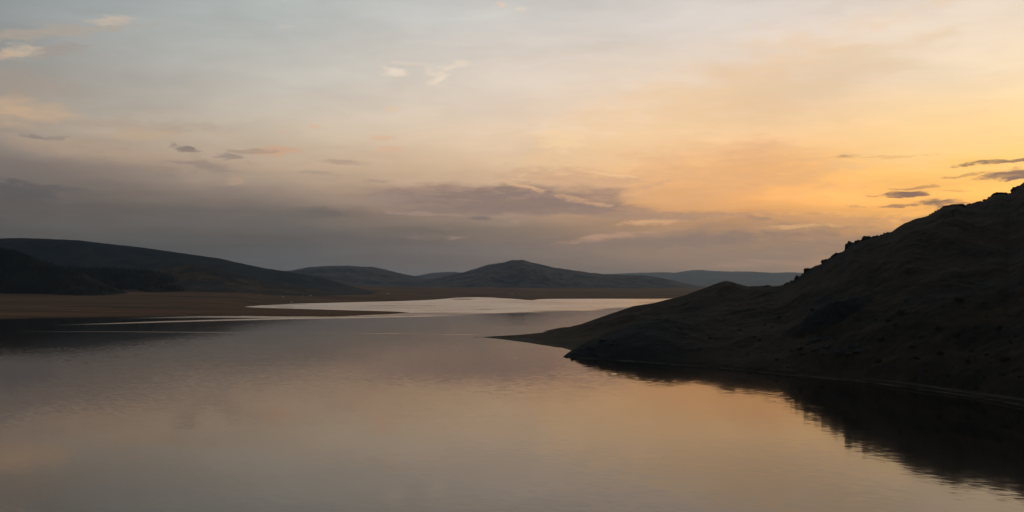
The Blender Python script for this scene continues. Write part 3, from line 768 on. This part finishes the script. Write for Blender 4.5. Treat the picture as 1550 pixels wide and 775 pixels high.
# ------------------------------------------------------------------ trees
def trunk_mesh(h, r):
    v, f = [], []
    for j in range(5):
        t = j / 4
        for k in range(6):
            a = k * pi / 3
            v.append((cos(a) * r * (1 - .85 * t) + .03 * h * sin(3 * t) * .2, sin(a) * r * (1 - .85 * t), t * h - .3 * (j == 0)))
    for j in range(4):
        for k in range(6):
            f.append((j * 6 + k, j * 6 + (k + 1) % 6, (j + 1) * 6 + (k + 1) % 6, (j + 1) * 6 + k))
    me = bpy.data.meshes.new('trunk'); me.from_pydata(v, [], f); me.materials.append(M_bark)
    return me
def crown_mesh(h, w, seed, nclump=170, low=0.12):
    rs = np.random.RandomState(seed)
    v, f = [], []
    for k in range(nclump):
        t = low + (1 - low) * rs.rand() ** 1.25
        rad = w * (1 - t) ** 0.8 * (0.35 + 0.75 * rs.rand()) + .05
        a = rs.rand() * 2 * pi
        rad *= 1 + 0.25 * sin(3 * a + seed)
        c = np.array([cos(a) * rad, sin(a) * rad, t * h - 0.18 * rad])
        out = np.array([cos(a), sin(a), -.35]); side = np.array([-sin(a), cos(a), rs.normal() * .3])
        s_ = w * (0.16 + .16 * rs.rand())
        i0 = len(v)
        v += [c - out * s_ * .7, c + side * s_ * .6, c + out * s_, c - side * s_ * .6]
        f.append((i0, i0 + 1, i0 + 2, i0 + 3))
    me = bpy.data.meshes.new('crown'); me.from_pydata([tuple(q) for q in v], [], f); me.materials.append(M_leaf)
    return me
tr_var = [(trunk_mesh(9.5, .22), crown_mesh(11, 2.2, 300 + i)) for i in range(4)]
def tree(p, s_, lab, group=None, var=0, wide=1.0):
    r = empty('larch_tree', p, random.uniform(0, 6.28), s_)
    for nm_, me in zip(('trunk', 'crown'), tr_var[var]):
        o = bpy.data.objects.new(nm_, me); COL.objects.link(o); o.parent = r
        if nm_ == 'crown': o.scale = (wide, wide, 1)
    tag(r, lab, 'tree', group)
    return r
p = spot(1443, 328.6, right_z, 560, 1330)
tree(p, 0.52, 'lone small dark tree standing high on the right hill below the ridge', wide=1.5)
edge_trees = [(252, 418.4), (258, 420), (264, 421), (270, 423), (276, 425), (282, 427.6), (287, 429), (292, 431), (297, 432.6), (302, 434), (307, 435.5), (311, 436.5), (316, 437.3), (289, 434), (296, 436), (303, 437.4), (309, 438.2)]
for i, (x, y) in enumerate(edge_trees):
    p = spot(x, y, WOOD_B.z, 3700, 4800)
    tree(p, random.uniform(.75, 1.2), 'dark larch tree at the ragged right edge of the wooded hill', 'larches at the edge of the wood', i % 4)
# the wood itself: too many to count, one mass
vv_, ff_ = [], []
rw = random.Random(9)
cnt = 0
def conifer_at(p, h):
    i0 = len(vv_)
    a0 = rw.uniform(0, 2)
    w = h * rw.uniform(.13, .2)
    for (zb, wb, zt) in ((.10, 1.0, .62), (.36, .72, .84), (.62, .42, 1.0)):
        j0 = len(vv_)
        for k in range(5):
            a = a0 + k * 2 * pi / 5
            q = w * wb * rw.uniform(.7, 1.2)
            vv_.append((p[0] + cos(a) * q, p[1] + sin(a) * q, p[2] + h * (zb + rw.uniform(-.03, .03))))
        vv_.append((p[0], p[1], p[2] + h * zt))
        for k in range(5): ff_.append((j0 + k, j0 + (k + 1) % 5, j0 + 5))
def scatter(hill, nn, x0, x1, t0, t1, dens):
    xs = np.array([rw.uniform(x0, x1) for _ in range(nn)]); ts = np.array([rw.uniform(t0, t1) for _ in range(nn)])
    ds = hill.dc(xs) - hill.run * (1 - ts)
    zs = hill.z(xs, ds); gz = ground_z(xs, ds)
    keep = dens(xs, ts, ds) & (zs > gz + 2)
    for x, d, z in zip(xs[keep], ds[keep], zs[keep]):
        conifer_at((float(X_of(x, d)), float(d), float(z) - .3), rw.uniform(6, 13))
scatter(WOOD_B, 3600, 60, 316, .12, 1.03, lambda x, t, d: (fbm(x / 22.0, d / 90.0, 3) > -.28))
scatter(WOOD_A, 3800, -120, 186, .05, 1.03, lambda x, t, d: (fbm(x / 25.0 + 3, d / 90.0, 3) > -.12))
wood = mesh_obj('larch_wood', np.array(vv_), np.array(ff_), M_leaf, smooth=False)
tag(wood, 'dark larch wood covering the two low hills on the left', 'wood', kind='stuff')

# ------------------------------------------------------------------ felt tents of the herders on the far shore
def revolve(profile, n=20):
    v, f = [], []
    for r, z in profile:
        for k in range(n):
            a = 2 * pi * k / n
            v.append((r * cos(a), r * sin(a), z))
    for j in range(len(profile) - 1):
        for k in range(n):
            f.append((j * n + k, j * n + (k + 1) % n, (j + 1) * n + (k + 1) % n, (j + 1) * n + k))
    return v, f
def part_mesh(name, vf, mat, smooth=True):
    me = bpy.data.meshes.new(name); me.from_pydata(vf[0], [], vf[1]); me.materials.append(mat)
    for p_ in me.polygons: p_.use_smooth = smooth
    return me
wall_me = part_mesh('wall', revolve([(3.2, -.4), (3.2, .05), (3.25, .9), (3.2, 1.7), (3.1, 1.75)]), M_felt)
roof_me = part_mesh('roof', revolve([(3.35, 1.68), (3.3, 1.8), (2.0, 2.45), (.75, 2.95), (.6, 3.05), (.0, 3.08)]), M_felt)
def box(x0, x1, y0, y1, z0, z1):
    v = [(x, y, z) for x in (x0, x1) for y in (y0, y1) for z in (z0, z1)]
    return v, [(0, 1, 3, 2), (4, 6, 7, 5), (0, 4, 5, 1), (2, 3, 7, 6), (0, 2, 6, 4), (1, 5, 7, 3)]
door_me = part_mesh('door', box(-.5, .5, -3.36, -3.12, .05, 1.6), M_door, False)
pipe_me = part_mesh('stove_pipe', revolve([(.09, 2.8), (.09, 4.0), (.12, 4.02), (.12, 4.1), (0, 4.12)], 8), M_metal)
GERS = [(587, 445.2, 1.6, 'white round felt tent on the plain left of the central mountain'), (775, 445.0, 1.3, 'white round felt tent on the far shore below the central mountain summit'),
        (428, 450.0, 1.1, 'leftmost white felt tent behind the left inlet'), (470, 448.2, 1.2, 'white felt tent farthest back behind the left inlet'),
        (441, 457.6, 1.0, 'white felt tent nearest the water of the left inlet'), (458, 448.6, .9, 'small white felt tent beside the farthest one behind the left inlet')]
for x, y, s_, lab in GERS:
    p = spot(x, y, ground_z, 2950, 12000)
    r = empty('felt_tent', p, random.uniform(-.5, .5), s_)
    for nm_, me in (('wall', wall_me), ('roof', roof_me), ('door', door_me), ('stove_pipe', pipe_me)):
        o = bpy.data.objects.new(nm_, me); COL.objects.link(o); o.parent = r
    tag(r, lab, 'tent', 'felt tents on the far shore')

# ------------------------------------------------------------------ dirt track along the foot of the headland
TR = curve([(1300, 573), (1361, 579), (1447, 592), (1550, 606), (1620, 622)])
tx = np.arange(1306, 1620, 3.0)
vt, ft = [], []
for i, x in enumerate(tx):
    d, z = hit(x, float(TR(x)), right_z, 480, 1000, 1200)
    wt = 1.3 * min(1.0, 0.25 + i / 40)
    for q in (-wt, -wt / 3, wt / 3, wt):
        zz = float(right_z(np.array([x]), np.array([d + q]))[0])
        vt.append((float(X_of(x, d + q)), d + q, zz + 0.22))
for i in range(len(tx) - 1):
    for k in range(3): ft.append((i * 4 + k, i * 4 + k + 1, i * 4 + k + 5, i * 4 + k + 4))
tag(mesh_obj('dirt_track', np.array(vt), ft, M_track), kind='structure')

# ------------------------------------------------------------------ evening haze: one closed box of even air
v, f = box(-34000, 34000, -2000, 46000, -12, 600)
hz = bpy.data.materials.new('haze'); hz.use_nodes = True
hz.node_tree.nodes.clear()
out = hz.node_tree.nodes.new('ShaderNodeOutputMaterial')
pv = hz.node_tree.nodes.new('ShaderNodeVolumePrincipled')
pv.inputs['Color'].default_value = (.62, .80, 1.0, 1)
pv.inputs['Density'].default_value = 1.6e-5
pv.inputs['Anisotropy'].default_value = 0.55
hz.node_tree.links.new(pv.outputs[0], out.inputs['Volume'])
hme = bpy.data.meshes.new('haze'); hme.from_pydata(v, [], f); hme.materials.append(hz)
ho = bpy.data.objects.new('haze', hme); COL.objects.link(ho)
tag(ho, 'thin bluish evening haze over the lake and the far hills', 'haze', kind='stuff')
